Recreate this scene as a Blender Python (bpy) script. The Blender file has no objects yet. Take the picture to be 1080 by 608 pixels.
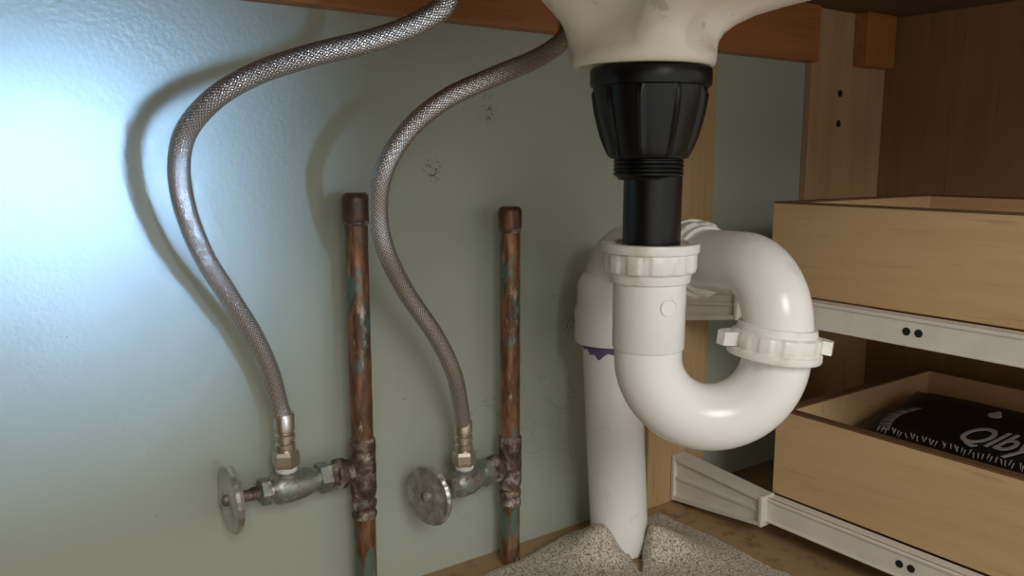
import bpy, bmesh, math, random
from mathutils import Vector, Matrix, noise
random.seed(4)
S=bpy.context.scene
S.view_settings.view_transform='Standard'
COL=S.collection

def lin(c):
    r=[]
    for v in c:
        v/=255.0
        r.append(v/12.92 if v<=.04045 else ((v+.055)/1.055)**2.4)
    return (r[0],r[1],r[2],1)

# ---------------------------------------------------------------- materials
class M:
    def __init__(s,name,base=(200,200,200),rough=.5,metal=0,coat=0,spec=.5):
        s.m=bpy.data.materials.new(name); s.m.use_nodes=True
        s.nt=s.m.node_tree; s.b=s.nt.nodes['Principled BSDF']
        s.b.inputs['Base Color'].default_value=lin(base)
        s.b.inputs['Roughness'].default_value=rough
        s.b.inputs['Metallic'].default_value=metal
        s.b.inputs['Coat Weight'].default_value=coat
        s.b.inputs['Specular IOR Level'].default_value=spec
        s.col=None; s.nrm=None; s._tc=None
    def n(s,t,**k):
        nd=s.nt.nodes.new(t)
        for a,b in k.items(): setattr(nd,a,b)
        return nd
    def l(s,a,b): s.nt.links.new(a,b)
    def co(s,scale=(1,1,1),uv=False,loc=(0,0,0)):
        if not s._tc: s._tc=s.n('ShaderNodeTexCoord')
        mp=s.n('ShaderNodeMapping'); mp.inputs['Scale'].default_value=scale; mp.inputs['Location'].default_value=loc
        s.l(s._tc.outputs['UV' if uv else 'Object'],mp.inputs[0]); return mp.outputs[0]
    def noise(s,scale=10,detail=4,vec=None,rough=.55,dist=0):
        n=s.n('ShaderNodeTexNoise'); n.inputs['Scale'].default_value=scale
        n.inputs['Detail'].default_value=detail; n.inputs['Roughness'].default_value=rough
        n.inputs['Distortion'].default_value=dist
        s.l(vec if vec is not None else s.co(),n.inputs['Vector']); return n.outputs[0]
    def ramp(s,f,stops):
        r=s.n('ShaderNodeValToRGB'); e=r.color_ramp.elements
        while len(e)<len(stops): e.new(.5)
        for i,(p,c) in enumerate(stops):
            e[i].position=p; e[i].color=lin(c) if len(c)==3 else c
        s.l(f,r.inputs[0]); return r.outputs[0]
    def fac(s,f,a,b):
        return s.ramp(f,[(a,(0,0,0)),(b,(255,255,255))])
    def mix(s,f,a,b,mode='MIX'):
        m=s.n('ShaderNodeMix',data_type='RGBA',blend_type=mode)
        if isinstance(f,float): m.inputs[0].default_value=f
        else: s.l(f,m.inputs[0])
        for i,v in ((6,a),(7,b)):
            if isinstance(v,tuple): m.inputs[i].default_value=lin(v)
            else: s.l(v,m.inputs[i])
        return m.outputs[2]
    def near(s,p,r):
        d=s.n('ShaderNodeVectorMath',operation='DISTANCE'); s.l(s.co(),d.inputs[0]); d.inputs[1].default_value=p
        return s.ramp(d.outputs['Value'],[(r*.5,(255,255,255)),(r,(0,0,0))])
    def setc(s,o): s.l(o,s.b.inputs['Base Color']); s.col=o
    def setr(s,f,a,b):
        m=s.n('ShaderNodeMapRange'); s.l(f,m.inputs[0]); m.inputs[3].default_value=a; m.inputs[4].default_value=b
        s.l(m.outputs[0],s.b.inputs['Roughness'])
    def bump(s,f,strength=.3,dist=.001):
        b=s.n('ShaderNodeBump'); b.inputs['Strength'].default_value=strength; b.inputs['Distance'].default_value=dist
        s.l(f,b.inputs['Height'])
        if s.nrm: s.l(s.nrm,b.inputs['Normal'])
        s.nrm=b.outputs[0]; s.l(s.nrm,s.b.inputs['Normal'])

def mat_wall():
    m=M('painted_panel_grey_green',(150,158,151),.30)
    a=m.noise(6,3); c=m.mix(a,(162,169,156),(170,176,162))
    sp=m.fac(m.noise(210,2),.71,.75); zone=m.fac(m.noise(9,3),.60,.66)
    f=m.mix(zone,(0,0,0),sp)
    c=m.mix(f,c,(84,80,70))
    scuff=m.fac(m.noise(300,4,rough=.7),.52,.58)
    for p,r in (((.0395,-.01,.1215),.009),((.038,-.01,.137),.006),((-.0105,-.01,.0785),.010),((.125,-.01,-.055),.010)):
        c=m.mix(m.mix(m.near(p,r),(0,0,0),scuff),c,(86,80,70))
    v=m.co((5,5,9)); cr=m.n('ShaderNodeTexVoronoi',feature='DISTANCE_TO_EDGE'); cr.inputs['Scale'].default_value=2.3
    nz=m.n('ShaderNodeTexNoise'); nz.inputs['Scale'].default_value=4; m.l(v,nz.inputs['Vector'])
    ad=m.n('ShaderNodeMix',data_type='RGBA'); ad.inputs[0].default_value=.35; m.l(v,ad.inputs[6]); m.l(nz.outputs[1],ad.inputs[7])
    m.l(ad.outputs[2],cr.inputs['Vector'])
    crf=m.ramp(cr.outputs[0],[(0,(150,150,150)),(.010,(0,0,0))])
    crm=m.mix(m.near((.10,-.01,-.13),.16),(0,0,0),crf)
    c=m.mix(crm,c,(96,98,90))
    m.setc(c)
    m.bump(m.noise(330,2),.14,.0010); m.bump(m.noise(50,2),.04,.002)
    return m.m
def mat_wood(name,c1,c2,axis='Y',rough=.5,scale=1):
    m=M(name,c1,rough)
    st={'X':(1.5,28,28),'Y':(28,1.5,28),'Z':(28,28,1.5)}[axis]
    g=m.noise(3*scale,5,m.co(st),.6,.6); c=m.mix(m.fac(g,.3,.7),c1,c2)
    g2=m.noise(9*scale,3,m.co(st)); d=tuple(int(x*.82) for x in c2)
    c=m.mix(m.fac(g2,.6,.85),c,d)
    blot=m.noise(5,3); c=m.mix(m.fac(blot,.6,.98),c,d)
    m.setc(c); m.bump(g2,.08,.0005); return m.m
def mat_pvc():
    m=M('white_pvc',(226,226,220),.22)
    c=m.mix(m.noise(14,3),(240,239,235),(232,230,225))
    d=m.fac(m.noise(55,4),.64,.72); c=m.mix(m.mix(d,(0,0,0),(110,110,110)),c,(160,145,120))
    m.setc(c); m.bump(m.noise(90,2),.04,.0008); return m.m
def mat_nut():
    m=M('white_nut_plastic',(222,220,212),.34)
    d=m.fac(m.noise(60,4),.52,.74); c=m.mix(d,(234,232,226),(204,197,182))
    m.setc(c); return m.m
def mat_black():
    m=M('black_abs_plastic',(6,6,7),.33,spec=.4)
    m.bump(m.noise(200,2),.05,.0004); return m.m
def mat_copper():
    m=M('weathered_copper',(120,70,45),.42,.6)
    st=m.co((26,26,5)); a=m.noise(3,6,st,.7)
    c=m.ramp(a,[(.30,(70,54,46)),(.44,(116,84,66)),(.54,(156,114,88)),(.66,(202,160,132))])
    g=m.fac(m.noise(46,5,m.co((1,1,.35))),.49,.61); c=m.mix(g,c,(90,72,58))
    v=m.fac(m.noise(24,5,m.co((1,1,.45),loc=(.3,.2,.7)),.65),.55,.59); c=m.mix(v,c,(106,126,116))
    w=m.fac(m.noise(60,5,m.co((1,1,.4)),.7),.60,.65); c=m.mix(w,c,(180,166,150))
    m.setc(c); m.setr(a,.25,.6); m.bump(m.noise(120,4),.25,.0008); return m.m
def mat_oxide():
    m=M('corroded_solder_joint',(70,60,52),.55,.45)
    c=m.ramp(m.noise(90,5,rough=.7),[(.3,(50,40,36)),(.46,(92,76,66)),(.56,(132,120,108)),(.66,(192,188,178))])
    m.setc(c); m.bump(m.noise(160,4),.4,.0010); return m.m
def mat_valve():
    m=M('corroded_chrome',(150,150,145),.38,.75)
    c=m.ramp(m.noise(90,5,rough=.7),[(.34,(92,88,84)),(.46,(160,158,152)),(.56,(146,158,150)),(.66,(206,205,198))])
    m.setc(c); m.setr(m.noise(80,3),.25,.6); m.bump(m.noise(150,4),.3,.0008); return m.m
def mat_chrome():
    m=M('dull_chrome',(170,168,162),.36,.75)
    c=m.ramp(m.noise(120,4),[(.35,(166,164,158)),(.6,(212,211,206))]); m.setc(c); m.setr(m.noise(50,3),.22,.45); return m.m
def mat_brass():
    m=M('nickel_brass',(190,178,150),.28,.9)
    m.setc(m.mix(m.noise(80,3),(212,206,196),(184,172,154))); return m.m
def mat_braid():
    m=M('braided_stainless',(150,145,138),.24,.92)
    tc=m.n('ShaderNodeTexCoord'); sx=m.n('ShaderNodeSeparateXYZ'); m.l(tc.outputs['UV'],sx.inputs[0])
    def mt(op,a,b=None):
        n=m.n('ShaderNodeMath',operation=op)
        for i,v in enumerate((a,b)):
            if v is None: continue
            if isinstance(v,(int,float)): n.inputs[i].default_value=v
            else: m.l(v,n.inputs[i])
        return n.outputs[0]
    u=mt('MULTIPLY',sx.outputs[0],2*math.pi*10)      # around
    v=mt('MULTIPLY',sx.outputs[1],2*math.pi*210)    # along (metres)
    p=mt('ADD',u,v); q=mt('SUBTRACT',u,v)
    A=mt('SINE',p); B=mt('SINE',q)
    w1=mt('SINE',mt('MULTIPLY',p,3)); w2=mt('SINE',mt('MULTIPLY',q,3))
    sel=mt('GREATER_THAN',mt('MULTIPLY',A,B),0)
    hgt=mt('ADD',mt('MULTIPLY',sel,w1),mt('MULTIPLY',mt('SUBTRACT',1,sel),w2))
    env=mt('ADD',mt('MULTIPLY',mt('POWER',mt('ABSOLUTE',mt('MULTIPLY',A,B)),.5),.8),mt('MULTIPLY',hgt,.2))
    c=m.ramp(env,[(0,(86,80,76)),(.35,(176,169,163)),(.85,(242,238,234))])
    m.setc(c); m.bump(env,.6,.0005); return m.m
def mat_sink():
    m=M('cast_sink_enamel',(232,226,210),.26)
    c=m.mix(m.noise(18,4),(238,231,216),(225,216,197))
    d=m.fac(m.noise(40,5,rough=.7),.60,.65); c=m.mix(m.mix(d,(0,0,0),(150,150,150)),c,(124,112,94))
    m.setc(c); m.bump(m.noise(30,3),.2,.003); return m.m
def mat_liner():
    m=M('mottled_shelf_liner',(160,150,135),.75)
    c=m.ramp(m.noise(620,3,rough=.7),[(.38,(112,100,84)),(.47,(168,157,140)),(.56,(208,200,186))])
    m.setc(c); m.bump(m.noise(500,2),.15,.0005); return m.m
def mat_floor():
    m=M('cabinet_floor_board',(160,130,92),.55)
    c=m.mix(m.noise(12,4),(172,144,106),(146,118,84)); s=m.fac(m.noise(70,4),.55,.7); c=m.mix(s,c,(124,100,70))
    m.setc(c); return m.m
def flat(name,c,rough=.5,metal=0,v=.12):
    m=M(name,c,rough,metal); d=tuple(int(x*(1-v)) for x in c)
    m.setc(m.mix(m.noise(45,3),c,d)); return m.m
WALL=mat_wall(); BIRCH=mat_wood('birch_plywood',(208,176,132),(196,162,116),'Y')
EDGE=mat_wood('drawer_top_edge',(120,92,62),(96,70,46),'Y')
PINE=mat_wood('stained_pine',(178,116,66),(156,96,52),'X',.45)
POST=mat_wood('maple_post',(186,156,114),(172,140,98),'Z')
PANEL=mat_wood('hardboard_side_panel',(148,116,78),(136,104,68),'Z',.6)
PVC=mat_pvc(); NUT=mat_nut(); BLK=mat_black(); COP=mat_copper(); OXI=mat_oxide(); VAL=mat_valve(); CHR=mat_chrome()
BRS=mat_brass(); BRD=mat_braid(); SNK=mat_sink(); LIN=mat_liner(); FLO=mat_floor()
SLD=flat('cream_slide_steel',(238,232,222),.35); BKT=flat('milky_nylon_bracket',(226,220,208),.4)
DRK=flat('dark_hole',(28,24,20),.8); PUR=flat('purple_primer',(108,90,140),.5); TAPE=flat('teflon_tape',(225,225,222),.6)
BAG=flat('black_pouch_film',(16,17,22),.4); INK=flat('white_print',(205,205,205),.5); CNT=flat('counter_underside',(110,88,62),.7)

# ---------------------------------------------------------------- mesh helpers
def obj(name,bm,mats,parent=None,smooth=True,loc=None):
    me=bpy.data.meshes.new(name); bmesh.ops.recalc_face_normals(bm,faces=bm.faces[:]); bm.to_mesh(me); bm.free()
    for m in (mats if isinstance(mats,(list,tuple)) else [mats]): me.materials.append(m)
    if smooth:
        for p in me.polygons: p.use_smooth=True
        try: me.set_sharp_from_angle(angle=math.radians(38))
        except Exception: pass
    o=bpy.data.objects.new(name,me); COL.objects.link(o)
    if parent: o.parent=parent
    return o
def empty(name,loc=(0,0,0),rot=(0,0,0)):
    e=bpy.data.objects.new(name,None); COL.objects.link(e); e.empty_display_size=.02
    e.location=loc; e.rotation_euler=rot; return e
def child(e,o):
    """world-space mesh -> child of e without moving"""
    o.parent=e; o.matrix_parent_inverse=(Matrix.Translation(e.location)@e.rotation_euler.to_matrix().to_4x4()).inverted()
def box(bm,lo,hi,bev=0,mi=0):
    r=bmesh.ops.create_cube(bm,size=1)
    vs=r['verts']
    for v in vs:
        v.co=Vector([lo[i]+(v.co[i]+.5)*(hi[i]-lo[i]) for i in range(3)])
    fs=set(f for v in vs for f in v.link_faces)
    for f in fs: f.material_index=mi
    if bev>0:
        es=list(set(e for v in vs for e in v.link_edges))
        r=bmesh.ops.bevel(bm,geom=es,offset=bev,segments=2,affect='EDGES',profile=.5)
        for f in r['faces']: f.material_index=mi
def boxo(name,lo,hi,mat,bev=0,parent=None):
    c=Vector([(lo[i]+hi[i])/2 for i in range(3)])
    bm=bmesh.new(); box(bm,Vector(lo)-c,Vector(hi)-c,bev)
    o=obj(name,bm,mat,parent,smooth=False); o.location=c; return o
def frame(axis):
    z=Vector(axis).normalized(); a=Vector((0,0,1)) if abs(z.z)<.9 else Vector((1,0,0))
    x=a.cross(z).normalized(); y=z.cross(x); return x,y,z
def lathe(bm,prof,org,axis=(0,0,1),seg=48,mod=None,mi=0,capb=True,capt=True,xdir=None):
    """prof: list of (radius, height)."""
    x,y,z=frame(axis); org=Vector(org)
    if xdir is not None:
        x=Vector(xdir).normalized(); y=z.cross(x)
    rings=[]
    for k,(r,h) in enumerate(prof):
        ring=[]
        for i in range(seg):
            t=2*math.pi*i/seg; rr=r if mod is None else mod(r,h,t,k)
            ring.append(bm.verts.new(org+x*rr*math.cos(t)+y*rr*math.sin(t)+z*h))
        rings.append(ring)
    for a,b in zip(rings,rings[1:]):
        for i in range(seg):
            f=bm.faces.new((a[i],a[(i+1)%seg],b[(i+1)%seg],b[i])); f.material_index=mi
    if capb: bm.faces.new(rings[0][::-1]).material_index=mi
    if capt: bm.faces.new(rings[-1]).material_index=mi
    return rings
def spline(pts,n=8):
    P=[Vector(p) for p in pts]; P=[P[0]*2-P[1]]+P+[P[-1]*2-P[-2]]; out=[]
    for i in range(1,len(P)-2):
        p0,p1,p2,p3=P[i-1:i+3]
        for j in range(n):
            t=j/n
            out.append(.5*((2*p1)+(-p0+p2)*t+(2*p0-5*p1+4*p2-p3)*t*t+(-p0+3*p1-3*p2+p3)*t**3))
    out.append(P[-2]); return out
def tube(bm,pts,r,seg=32,mi=0,cap=True,uv=False):
    R=r if callable(r) else (lambda s:r)
    n=len(pts); T=[(pts[min(i+1,n-1)]-pts[max(i-1,0)]).normalized() for i in range(n)]
    x,y,_=frame(T[0]); rings=[]; L=0; Ls=[]
    tot=sum((pts[i+1]-pts[i]).length for i in range(n-1))
    for i in range(n):
        if i:
            L+=(pts[i]-pts[i-1]).length
            q=T[i-1].rotation_difference(T[i]); x=q@x
        x=(x-T[i]*x.dot(T[i])).normalized(); y=T[i].cross(x); Ls.append(L)
        rr=R(L/tot)
        rings.append([bm.verts.new(pts[i]+x*rr*math.cos(2*math.pi*k/seg)+y*rr*math.sin(2*math.pi*k/seg)) for k in range(seg)])
    lay=bm.loops.layers.uv.verify() if uv else None
    for j in range(n-1):
        a,b=rings[j],rings[j+1]
        for i in range(seg):
            f=bm.faces.new((a[i],a[(i+1)%seg],b[(i+1)%seg],b[i])); f.material_index=mi
            if uv:
                for lp,c in zip(f.loops,((i/seg,Ls[j]),((i+1)/seg,Ls[j]),((i+1)/seg,Ls[j+1]),(i/seg,Ls[j+1]))): lp[lay].uv=c
    if cap:
        bm.faces.new(rings[0][::-1]).material_index=mi; bm.faces.new(rings[-1]).material_index=mi

# the trap assembly hangs in its own plane, swivelled 35.75 deg from the cabinet's axes
YAW=math.radians(35.75); CF=Vector((math.sin(YAW),math.cos(YAW),0)); CR=Vector((math.cos(YAW),-math.sin(YAW),0))
def T3(s,w,z): return CR*s+CF*w+Vector((0,0,z))

FZ=-.328; CZ=.155; WY=.54; RX=.903; LX=-.25; FY=-.02
# ---------------------------------------------------------------- cabinet shell
boxo('floor',(LX-.02,FY,FZ-.02),(RX+.02,WY+.02,FZ),FLO)
boxo('ceiling',(LX-.02,FY,CZ),(RX+.02,WY+.02,CZ+.02),CNT)
boxo('wall_back',(LX,WY,FZ),(RX,WY+.02,CZ),WALL)
boxo('wall_left',(LX-.02,FY,FZ),(LX,WY+.02,CZ),PANEL)
boxo('wall_right',(RX,FY,FZ),(RX+.02,WY+.02,CZ),PANEL)
boxo('trim_1',(LX,WY-.016,.099),(.765,WY,CZ),PINE,.001)
boxo('trim_2',(.838,WY-.024,.099),(.893,WY-.0085,CZ),PINE,.001)
boxo('wooden_post',(.535,WY-.015,FZ),(.612,WY,.099),POST,.001)
e=empty('wooden_backboard',(.834,WY-.004,0))
o=boxo('board',(.766,WY-.008,FZ),(RX,WY,CZ),POST,.001); o.location-=e.location; o.parent=e
for k,z in enumerate((.070,.038)):
    bm=bmesh.new(); lathe(bm,[(.0038,0),(.0038,.0006)],(.818,WY-.0087,z),(0,1,0),20)
    child(e,obj('peg_hole_%d'%(k+1),bm,DRK))

# ---------------------------------------------------------------- copper stubs
def copper(x,y,ztop,zcap,ztee,r=.0079):
    e=empty('copper_supply_pipe',(x,y,FZ))
    bm=bmesh.new(); prof=[(r,0)]+[(r*(1+.012*math.sin(i*2.1)),(ztop-.004-FZ)*i/30) for i in range(1,31)]
    lathe(bm,prof,(0,0,0),seg=32); obj('pipe',bm,COP,e)
    rc=r*1.17; h=ztop-FZ; hc=zcap-FZ
    bm=bmesh.new(); lathe(bm,[(r,hc-.001),(rc*.97,hc-.0005),(rc,hc+.001),(rc,h-.004),(rc*.93,h-.0015),(rc*.75,h)],(0,0,0),seg=32); obj('end_cap',bm,COP,e)
    bm=bmesh.new(); lathe(bm,[(r*1.01,hc-.004),(r*1.09,hc-.003),(r*1.12,hc-.001),(r*1.05,hc)],(0,0,0),seg=32); obj('cap_solder',bm,OXI,e)
    t=ztee-FZ; bm=bmesh.new()
    def mod(rr,hh,th,k): return rr*(1+.012*math.sin(3*th+k*1.7)+.012*math.sin(7*th-k))
    lathe(bm,[(r*1.02,t-.021),(r*1.15,t-.0185),(r*1.19,t-.014),(r*1.15,t-.006),(r*1.20,t),(r*1.15,t+.008),(r*1.18,t+.017),(r*1.15,t+.0215),(r*1.02,t+.023)],(0,0,0),seg=36,mod=mod)
    obj('tee_fitting',bm,OXI,e)
    bm=bmesh.new()
    lathe(bm,[(r*1.01,t-.037),(r*1.12,t-.036),(r*1.15,t-.0335),(r*1.05,t-.032),(r*1.05,t-.0285),(r*1.13,t-.0275),(r*1.15,t-.0245),(r*1.03,t-.023)],(0,0,0),seg=36,mod=mod)
    obj('solder_collar',bm,OXI,e)
    return e
copper(.242,.518,-.0225,-.0405,-.218)
copper(.371,.518,-.036,-.052,-.242)

# ---------------------------------------------------------------- shut-off valves
def valve(x,y,z,ang,dist,outx,outz,tilt=0):
    e=empty('shutoff_valve',(x,y,z),(0,0,math.pi+ang))
    A=(1,0,0)
    def rough(rr,hh,th,k): return rr*(1+.03*math.sin(3*th+k)+.02*math.sin(5*th-2*k))
    bm=bmesh.new()
    lathe(bm,[(.0078,.0094),(.0088,.0098),(.0088,.014),(.0104,.015),(.0106,.021),(.0085,.022),(.0082,.026)],(0,0,0),A,32,rough); obj('branch_collar',bm,OXI,e)
    bm=bmesh.new()
    lathe(bm,[(.0083,.026),(.0108,.0265),(.0108,.034),(.0083,.0345)],(0,0,0),A,6); obj('compression_nut',bm,VAL,e)
    bm=bmesh.new()
    c=outx
    lathe(bm,[(.0078,.034),(.0082,.038),(.0098,.042),(.0108,c-.005),(.0112,c),(.0108,c+.005),(.0098,c+.009),(.0078,c+.011),(.0078,c+.014)],(0,0,0),A,36,rough)
    lathe(bm,[(.0080,0),(.0080,outz-.003),(.0066,outz-.002),(.0066,outz+.001)],(c,0,0),(0,0,1),28)
    obj('body',bm,VAL,e)
    bm=bmesh.new(); lathe(bm,[(.0092,c+.0125),(.0092,c+.0185),(.007,c+.0195)],(0,0,0),A,6); obj('packing_nut',bm,VAL,e)
    bm=bmesh.new(); lathe(bm,[(.0046,c+.019),(.0046,c+.024),(.0038,c+.0245),(.0038,dist-.001)],(0,0,0),A,20); obj('stem',bm,OXI,e)
    bm=bmesh.new()
    def flute(rr,hh,th,k): return rr*(1+(.010*math.cos(24*th) if k in(3,4,5) else 0))
    lathe(bm,[(.0045,dist-.003),(.006,dist-.001),(.017,dist+.0002),(.0215,dist-.0012),(.0226,dist+.0012),(.0215,dist+.0034),(.019,dist+.0028),(.013,dist+.0033),(.0085,dist+.0042),(.0075,dist+.0040)],(0,0,0),A,120,flute)
    h=obj('wheel_handle',bm,CHR,e)
    bm=bmesh.new(); lathe(bm,[(.0036,dist+.0035),(.0036,dist+.0058),(.0022,dist+.0066)],(0,0,0),A,16); obj('handle_screw',bm,OXI,e)
    return e
valve(.242,.518,-.218,0,.0925,.056,.0125)
valve(.371,.518,-.242,math.radians(13),.088,.0525,.012)

# ---------------------------------------------------------------- braided hoses
def hose(pts,base,r=.0060):
    e=empty('braided_supply_hose',base)
    P=spline(pts,10); bm=bmesh.new(); tube(bm,P,r,40,uv=True)
    child(e,obj('braided_sleeve',bm,BRD))
    b=Vector(base); top=Vector(pts[0])
    bm=bmesh.new(); ax=(top-b); L=ax.length; a=ax.normalized()
    lathe(bm,[(.0070,0),(.0088,.0006),(.0092,.003),(.0092,.009),(.0084,.0115),(.006,.012)],b,a,6); child(e,obj('hex_nut',bm,BRS,smooth=False))
    bm=bmesh.new(); p=[(.0058,.011),(.0066,.0125),(.0068,.0140),(.0068,.0165),(.0058,.0175),(.0058,.0188),(.0068,.0198),(.0068,.0228),(.0059,.0238),(.0059,.0250),(.0069,.026),(.0069,L+.004),(.0063,L+.005)]
    lathe(bm,p,b,a,32); child(e,obj('crimp_ferrule',bm,BRS))
    bm=bmesh.new(); lathe(bm,[(.0069,-.003),(.0074,-.0015),(.0072,.0008)],b,a,24); child(e,obj('thread_tape',bm,TAPE))
    return e
A=[(.1856,.5175,-.1715),(.182,.5157,-.1585),(.1748,.5086,-.1347),(.1624,.499,-.1084),(.1442,.4875,-.0784),(.1298,.4794,-.0541),(.1204,.4738,-.0294),(.1169,.4701,-.006),(.1195,.4621,.0139),(.1306,.448,.0308),(.1492,.4346,.0438),(.1734,.4172,.0533),(.2017,.403,.0616),(.2223,.3943,.0705),(.2372,.3898,.0819),(.24,.395,.0988),(.236,.41,.12),(.23,.43,.1545)]
B=[(.319,.506,-.199),(.314,.501,-.182),(.302,.491,-.152),(.284,.485,-.121),(.259,.479,-.088),(.239,.468,-.058),(.231,.462,-.033),(.23,.451,-.007),(.242,.442,.017),(.26,.429,.035),(.289,.421,.049),(.326,.423,.0635),(.353,.431,.0795),(.374,.458,.102),(.384,.478,.13),(.388,.488,.1545)]
hose(A,(.186,.518,-.204))
hose(B,(.3198,.5062,-.229))

# ---------------------------------------------------------------- sink underside
def sink():
    c=T3(.0737,.48,0)
    e=empty('bathroom_sink',(c.x,c.y,.05))
    bm=bmesh.new()
    #   z     r    lobe  ds    dw
    L=[(.0540,.0300,0,0,0),(.0512,.0340,0,0,0),(.0506,.0375,0,0,0),(.0516,.0398,0,0,0),(.0540,.0408,0,0,0),(.0575,.0408,.01,0,0),(.060,.0398,.05,0,0),
       (.065,.0385,.11,0,0),(.070,.0385,.17,.001,0),(.075,.0405,.23,.003,-.001),(.080,.045,.28,.006,-.003),(.085,.054,.28,.012,-.006),(.090,.068,.22,.020,-.012),
       (.096,.088,.12,.028,-.018),(.104,.104,.06,.03,-.02),(.118,.116,.02,.03,-.022),(.138,.124,0,.03,-.024),(.1545,.127,0,.03,-.025)]
    seg=128; rings=[]
    for z,r,a,ds,dw in L:
        ring=[]
        for i in range(seg):
            t=2*math.pi*i/seg
            cc=math.cos(4*(t-math.radians(-84)))
            lob=(abs(cc)**.8)*(1 if cc>0 else -.7)
            rr=r*(1+a*lob)
            p=c+CR*(ds+rr*math.cos(t))+CF*(dw+rr*math.sin(t)); p.z=z
            ring.append(bm.verts.new(p-e.location))
        rings.append(ring)
    for a,b in zip(rings,rings[1:]):
        for i in range(seg): bm.faces.new((a[i],a[(i+1)%seg],b[(i+1)%seg],b[i]))
    bm.faces.new(rings[0][::-1]); bm.faces.new(rings[-1])
    o=obj('basin_underside',bm,SNK,e,smooth=False)
    for p in o.data.polygons: p.use_smooth=True
    return e
sink()

# ---------------------------------------------------------------- black drain tailpiece
def tail():
    c=T3(.0785,.48,0); e=empty('sink_drain_tailpiece',(c.x,c.y,.0))
    bm=bmesh.new()
    N=10
    def ribs(r,h,t,k):
        g=max(0,math.cos(N*t))**10
        amt=.0 if h>.0395 else (.0017 if h>.008 else .0017*max(0,h/.008))
        return r+g*amt
    lathe(bm,[(.0275,.0505),(.0335,.0505),(.0343,.0490),(.0343,.0425),(.0337,.0405),(.0322,.0398),(.0318,.036),(.0306,.028),(.0288,.020),(.0268,.013),(.0247,.007),(.0237,.003),(.0226,.001),(.0205,.0)][::-1],(0,0,0),(0,0,1),240,ribs,xdir=CR)
    obj('grip_nut',bm,BLK,e)
    bm=bmesh.new(); p=[(.0195,.001)]
    z=-.0005
    for k in range(4): p+=[(.0195,z),(.0202,z-.0007),(.0202,z-.0013),(.0194,z-.0021)]; z-=.0023
    p+=[(.0185,z),(.0175,z-.001),(.0172,z-.002)]
    lathe(bm,p[::-1],(0,0,0),(0,0,1),56); obj('threads',bm,BLK,e)
    bm=bmesh.new(); lathe(bm,[(.0168,-.0600),(.0168,-.008)],T3(.0028,0,0),(0,0,1),56); obj('pipe',bm,BLK,e)
tail()

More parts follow.
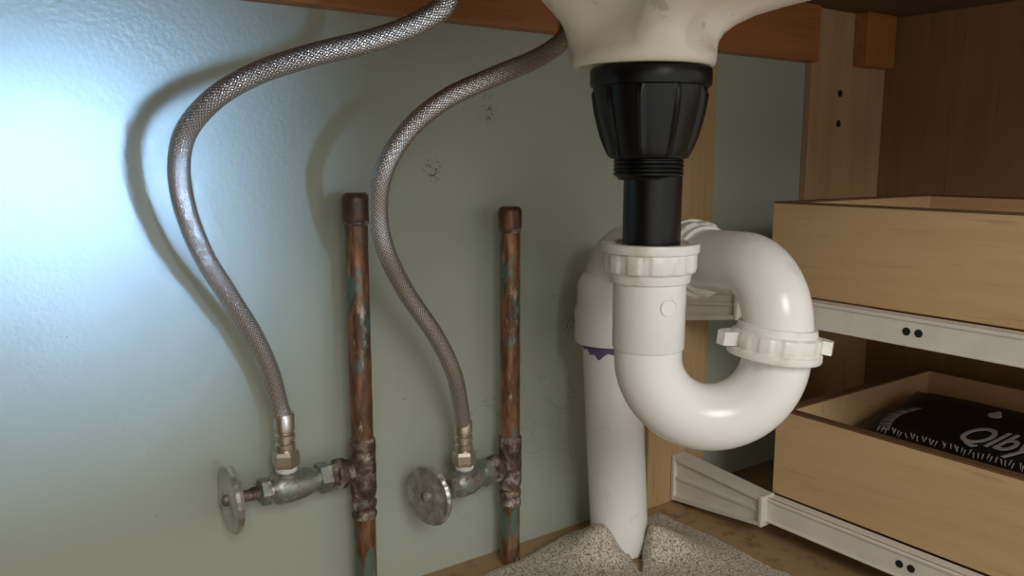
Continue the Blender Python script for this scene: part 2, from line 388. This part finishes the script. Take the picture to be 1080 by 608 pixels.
# ---------------------------------------------------------------- trap
def trap():
    c=T3(.0810,.48,0); e=empty('sink_drain_trap',(c.x,c.y,-.115)); O=e.location
    W=lambda s,w,z: T3(s,w,z)-O
    sl,sr,w0=.0810,.1577,.48; R=(sr-sl)/2; zc=-.1155
    bm=bmesh.new()
    pts=[W(sl,w0,-.0735),W(sl,w0,-.09),W(sl,w0,-.105)]
    for i in range(0,33):
        a=math.pi*i/32; pts.append(W(sl+R-R*math.cos(a),w0,zc-R*math.sin(a)))
    pts+=[W(sr,w0,-.1045),W(sr,w0,-.101)]
    tube(bm,pts,.0201,56); 
    lathe(bm,[(.0201,-.1115),(.0213,-.1098),(.0213,-.07),(.020,-.069)],W(sl,w0,0),(0,0,1),56)
    obj('j_bend',bm,PVC,e)
    bm=bmesh.new(); n=(-CF+CR*.42).normalized(); cen=W(sl,w0,-.0835)+n*.0209
    lathe(bm,[(.0056,0),(.0054,.0006),(.0046,.0008),(.0042,.0004)],cen,n,32); obj('moulded_mark',bm,PVC,e)
    def nut(name,cen,axis,r=.0268,h=.0225,lug=12,wings=False,tiltx=None,hole=.017):
        # wide lugged band carried on a slightly narrower smooth skirt
        bm=bmesh.new()
        def md(rr,hh,t,k):
            if 3<=k<=6:
                return rr-(.0008 if math.cos(lug*t)<-.2 else 0)
            return rr
        lathe(bm,[(hole,0),(r*.87,0),(r*.90,h*.22),(r*.99,h*.28),(r*1.01,h*.34),(r*1.01,h*.70),(r*.99,h*.74),(r*1.05,h*.78),(r*1.06,h*.94),(r*1.04,h),(r*.82,h),(r*.78,h-.0012),(hole,h-.0015)],cen,axis,144,md,xdir=tiltx)
        if wings:
            z=Vector(axis).normalized(); x=Vector(tiltx).normalized(); y=z.cross(x)
            for k in range(2):
                sg=1 if k==0 else -1
                vs=[]
                for dz in (h*.30,h*.72):
                    for (a,b) in ((r*.9,-.0075),(r*1.22,-.0058),(r*1.33,0.0),(r*1.22,.0058),(r*.9,.0075)):
                        vs.append(bm.verts.new(cen+x*sg*a+y*b+z*(dz+(.001 if a>r*1.2 else 0))))
                n=5
                bm.faces.new(vs[:n]); bm.faces.new(vs[n:])
                for i in range(n): bm.faces.new((vs[i],vs[(i+1)%n],vs[n+(i+1)%n],vs[n+i]))
        return obj(name,bm,NUT,e)
    nut('inlet_slip_nut',W(sl,w0,-.0705),(0,0,1),.0268,.0225,12,tiltx=CR)
    ax=(Vector((0,0,-1))+CR*-.10).normalized()
    xd=(CR-ax*CR.dot(ax)).normalized()
    nut('union_slip_nut',W(sr,w0,-.0970),ax,.0262,.0190,12,True,xd,hole=.0195)
    bm=bmesh.new()
    d=Vector((-.353,.936)); Rb=.0345; zt=-.0650
    P=[W(sr,w0,-.112),W(sr,w0,-.105)]
    zs=zt-Rb
    for i in range(0,25):
        a=math.pi/2*i/24; f=Rb*(1-math.cos(a)); P.append(W(sr+d.x*f,w0+d.y*f,zs+Rb*math.sin(a)))
    dx,dw=.0823-sr,.676-w0; 
    P.append(W(sr+dx*.72,w0+dw*.72,-.0695))
    tube(bm,P,.0203,56); obj('upper_bend',bm,PVC,e)
    an=Vector((dx*CR.x+dw*CF.x,dx*CR.y+dw*CF.y,-.012)).normalized()
    nut('outlet_slip_nut',W(sr+dx*.36,w0+dw*.36,-.0672),an,.0262,.0200,10,hole=.019)
    bm=bmesh.new(); P=[]
    wx,ww=.0815,.664; dl=math.hypot(wx-sr,ww-w0); ux,uw=(wx-sr)/dl,(ww-w0)/dl
    Re=.034; z0=-.0725
    P.append(W(wx-ux*.085,ww-uw*.085,z0+.002))
    for i in range(25):
        a=math.pi/2*i/24; P.append(W(wx-ux*Re*(1-math.sin(a)),ww-uw*Re*(1-math.sin(a)),z0-Re*(1-math.cos(a))))
    P.append(W(wx,ww,-.113)); tube(bm,P,.0232,48)
    lathe(bm,[(.0225,-.1480),(.0300,-.1475),(.0305,-.1440),(.0305,-.1220),(.0285,-.1160),(.0282,-.100),(.0262,-.094),(.0232,-.090)],W(wx,ww,0),(0,0,1),48)
    obj('waste_elbow',bm,PVC,e)
trap()
e=empty('waste_pipe',T3(.0925,.664,FZ))
bm=bmesh.new(); tube(bm,[T3(.0925,.664,FZ)-e.location,T3(.087,.664,-.24)-e.location,T3(.0820,.664,-.1475)-e.location],.0243,48); obj('pipe',bm,PVC,e)
def primer():
    bm=bmesh.new(); c=T3(.0825,.664,0)
    seg=28; prev=None
    for i in range(seg+1):
        t=math.radians(185+100*i/seg) ; q=c+CR*(.0249*math.cos(t))+CF*(.0249*math.sin(t))
        dz=.0025+.0125*(.5+.5*noise.noise(Vector((i*.23,0,0)))) * math.sin(math.pi*i/seg)
        a=bm.verts.new(q+Vector((0,0,-.1475))-e.location); b=bm.verts.new(q+Vector((0,0,-.1475-dz))-e.location)
        if prev: bm.faces.new((prev[0],a,b,prev[1]))
        prev=(a,b)
    obj('primer_stain',bm,PUR,e)
primer()

# ---------------------------------------------------------------- shelf liner
def liner():
    e0=Vector((.42,.25,FZ)); bm=bmesh.new(); pc=T3(.0925,.664,0); N=190
    x0,x1,y0,y1=.27,.535,.02,.512
    g=[[None]*(N+1) for _ in range(N+1)]
    G=lambda v,a,b: math.exp(-(v/(a if v<0 else b))**2)
    for j in range(N+1):
        for i in range(N+1):
            x=x0+(x1-x0)*i/N; y=y0+(y1-y0)*j/N
            d=Vector((x,y,0))-Vector((pc.x,pc.y,0)); s=d.dot(CR); w=d.dot(CF)
            r=math.hypot(s,w)
            h=.0015+.0010*(1+noise.noise(Vector((x*25,y*25,0))))
            hl=.026*G(s+.018,.022,.013)*G(w+.026,.012,.03)+.007*G(s+.045,.035,.02)*G(w+.010,.03,.04)
            hr=.024*G(s-.024,.006,.026)*G(w+.022,.012,.03)+.006*G(s-.055,.02,.025)*G(w+.020,.03,.03)
            h+=hl+hr
            x+=.004*noise.noise(Vector((x*40,y*30,3)))*(1 if i in(0,N) else 0)
            g[j][i]=(bm.verts.new(Vector((x,y-(.012*(1+noise.noise(Vector((x*22,0,1)))) if j==N else 0),FZ+h))-e0),s,w,r)
    for j in range(N):
        for i in range(N):
            q=(g[j][i],g[j][i+1],g[j+1][i+1],g[j+1][i])
            s=sum(a[1] for a in q)/4; w=sum(a[2] for a in q)/4; r=math.hypot(s,w)
            if r<.0262: continue
            if -.05<w<0 and abs(s-.010)<.010*(1-(-w)/.05)+.001: continue
            if w>-.004 and abs(s)<.028: continue
            bm.faces.new([a[0] for a in q])
    bmesh.ops.delete(bm,geom=[v for v in bm.verts if not v.link_faces],context='VERTS')
    o=obj('shelf_liner',bm,LIN); o.location=e0
    for p in o.data.polygons: p.use_smooth=True
    md=o.modifiers.new('thickness','SOLIDIFY'); md.thickness=.0010; md.offset=1
liner()

# ---------------------------------------------------------------- drawers and slides
def drawer(x0,x1,y0,y1,z0,z1):
    e=empty('wooden_drawer',((x0+x1)/2,(y0+y1)/2,z0)); c=e.location; t=.010
    def b(n,lo,hi,m):
        bm=bmesh.new(); box(bm,Vector(lo)-c,Vector(hi)-c,.0006); obj(n,bm,m,e,smooth=False)
    zt=z1-.0015
    b('side_left',(x0,y0,z0),(x0+t,y1,zt),BIRCH); b('side_right',(x1-t,y0,z0),(x1,y1,zt),BIRCH)
    b('back',(x0+t,y1-t,z0),(x1-t,y1,zt),BIRCH); b('front',(x0+t,y0,z0),(x1-t,y0+t,zt),BIRCH)
    b('bottom',(x0+t,y0+t,z0+.004),(x1-t,y1-t,z0+.010),BIRCH)
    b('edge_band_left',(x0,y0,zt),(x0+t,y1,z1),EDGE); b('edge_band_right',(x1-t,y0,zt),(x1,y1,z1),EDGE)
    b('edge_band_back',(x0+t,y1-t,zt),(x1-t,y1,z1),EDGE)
    return e
drawer(.586,.832,-.01,.437,-.1115,-.035)
drawer(.586,.832,-.01,.424,-.2880,-.212)
def slide(ztop,bz0,bz1,by,holes):
    h=.0215; x=.5735; e=empty('drawer_slide',(x,.25,ztop)); c=e.location
    bm=bmesh.new()
    box(bm,Vector((x,-.01,ztop-h))-c,Vector((x+.0015,.500,ztop))-c,.0003)
    box(bm,Vector((x-.0012,-.01,ztop-.0030))-c,Vector((x+.0120,.500,ztop))-c,.0008)
    box(bm,Vector((x-.0012,-.01,ztop-h))-c,Vector((x+.0015,.500,ztop-h+.0020))-c,.0006)
    obj('steel_channel',bm,SLD,e,smooth=False)
    bm=bmesh.new(); y1=.5245
    # tapering nylon socket: deep at the back post, shallower where the steel leaves it
    x0=x-.007; x1=x+.009
    def wedge(za0,za1,zb0,zb1,xa,xb,bev=.0008):
        vs=[bm.verts.new(Vector(p)-c) for p in ((xa,by,za0),(xb,by,za0),(xb,by,za1),(xa,by,za1),(xa,y1,zb0),(xb,y1,zb0),(xb,y1,zb1),(xa,y1,zb1))]
        for q in ((0,1,2,3),(7,6,5,4),(0,4,5,1),(1,5,6,2),(2,6,7,3),(3,7,4,0)): bm.faces.new([vs[k] for k in q])
    zm0=ztop-h-.003; zm1=ztop+.0015
    wedge(zm0+.001,zm1-.001,bz0+.001,bz1-.001,x0+.003,x1)
    wedge(zm1-.0035,zm1,bz1-.0045,bz1,x0,x1+.0003)
    wedge(zm0,zm0+.0035,bz0,bz0+.0045,x0,x1+.0003)
    zm=(zm0+zm1)/2; bm_=(bz0+bz1)/2
    wedge(zm-.0010,zm+.0015,bm_-.001,bm_+.0015,x0+.0015,x1)
    box(bm,Vector((x0-.0006,by-.001,zm0-.0008))-c,Vector((x1+.0006,by+.003,zm1+.0008))-c,.0008)
    box(bm,Vector((x0-.0006,y1-.004,bz0))-c,Vector((x1+.0006,y1,bz1))-c,.0008)
    obj('rear_socket',bm,BKT,e,smooth=False)
    bm=bmesh.new()
    for y in holes:
        lathe(bm,[(.0030,0),(.0030,.0005)],Vector((x-.0003,y,ztop-h/2))-c,(1,0,0),20)
    obj('screw_holes',bm,DRK,e)
slide(-.1125,-.149,-.1165,.455,(.308,.299))
slide(-.2890,-.325,-.2800,.420,(.300,.291))

# ---------------------------------------------------------------- pouch in the lower drawer
def pouch():
    e=empty('wipes_pouch',(.70,.30,-.239),(0,math.radians(-9),0)); bm=bmesh.new()
    N=40
    X,Y=.085,.105
    def grid(sg):
        g=[]
        for j in range(N+1):
            row=[]
            for i in range(N+1):
                u=-1+2*i/N; v=-1+2*j/N
                b=max(0,(1-abs(u)**4)*(1-abs(v)**4))**.6
                z=sg*((.012 if sg>0 else .018)*b)+.0010*noise.noise(Vector((u*4,v*4,sg)))*b
                row.append(bm.verts.new((u*X,v*Y,z)))
            g.append(row)
        for j in range(N):
            for i in range(N): bm.faces.new((g[j][i],g[j][i+1],g[j+1][i+1],g[j+1][i]))
    grid(1); grid(-1); bmesh.ops.remove_doubles(bm,verts=bm.verts[:],dist=.00005)
    o=obj('film_bag',bm,BAG,e)
    cu=bpy.data.curves.new('brand_lettering','FONT'); cu.body='Qlby'; cu.size=.028; cu.shear=.3; cu.extrude=.0003; cu.offset=.0002; cu.align_x='LEFT'
    t=bpy.data.objects.new('lettering',cu); COL.objects.link(t); t.parent=e; t.location=(-.018,.020,.0133); t.rotation_euler=(0,0,-math.pi/2+.05); t.scale=(1,1.7,1); cu.materials.append(INK)
    bm=bmesh.new()
    def strand(x,y,a,L,z=.0130):
        p=Vector((x,y,z)); q=p+Vector((math.cos(a)*L,math.sin(a)*L,-.0003)); w=Vector((-math.sin(a),math.cos(a),0))*.0006
        bm.faces.new([bm.verts.new(p+w),bm.verts.new(q+w*.3),bm.verts.new(q-w*.3),bm.verts.new(p-w)])
    for k in range(46):
        t_=k/45; strand(-.032+.005*random.random(),.076-.15*t_,math.radians(195+25*random.random()-10*t_),.010)
    for k in range(26):
        t_=k/25; strand(-.032+.055*t_,.066+.008*math.sin(t_*3),math.radians(100+30*random.random()),.010)
    obj('printed_fringe',bm,INK,e,smooth=False)
    bm=bmesh.new(); lathe(bm,[(.0055,0),(.0050,.0006)],(.045,.015,.0124),(0,0,1),24)
    lathe(bm,[(.0022,0),(.0020,.0006)],(.052,.015,.0122),(0,0,1),12)
    obj('printed_badge',bm,INK,e)
pouch()

# ---------------------------------------------------------------- lights
w=bpy.data.worlds.new('room'); S.world=w; w.use_nodes=True
bg=w.node_tree.nodes['Background']; bg.inputs[0].default_value=lin((230,229,224)); bg.inputs[1].default_value=1.0
def area(name,loc,target,size,power,col,sy=None,spread=None):
    l=bpy.data.lights.new(name,'AREA'); l.energy=power; l.color=col; l.size=size
    if sy: l.shape='RECTANGLE'; l.size_y=sy
    if spread: l.spread=math.radians(spread)
    o=bpy.data.objects.new(name,l); COL.objects.link(o); o.location=loc
    o.rotation_euler=(Vector(target)-Vector(loc)).to_track_quat('-Z','Y').to_euler(); return o
area('room_fill_light',(-.35,-1.5,.85),(.35,.4,-.1),.7,18,(1,.97,.92))  # unseen soft fill, added above and behind the camera to lift the interior
area('window_daylight',(.265,-1.2,-.01),(.05,.54,-.02),.24,.22,(.36,.62,1.0),.22,8)
l=bpy.data.lights.new('window_patch_spot','SPOT'); l.energy=18; l.color=(.48,.72,1.0); l.spot_size=math.radians(9.2); l.spot_blend=.35; l.shadow_soft_size=.02  # extra spot added to shape the bluish window patch on the back wall
o=bpy.data.objects.new('window_patch_spot',l); COL.objects.link(o); o.location=(.05,-1.2,.04)
o.rotation_euler=(Vector((.045,.54,-.082))-Vector(o.location)).to_track_quat('-Z','Y').to_euler()

# ---------------------------------------------------------------- camera
cd=bpy.data.cameras.new('camera'); cam=bpy.data.objects.new('camera',cd); COL.objects.link(cam)
cd.sensor_width=36; cd.lens=29.0; cd.clip_start=.01; cam.location=(0,0,0)
cam.rotation_euler=(math.radians(90-8.88),0,-YAW); S.camera=cam
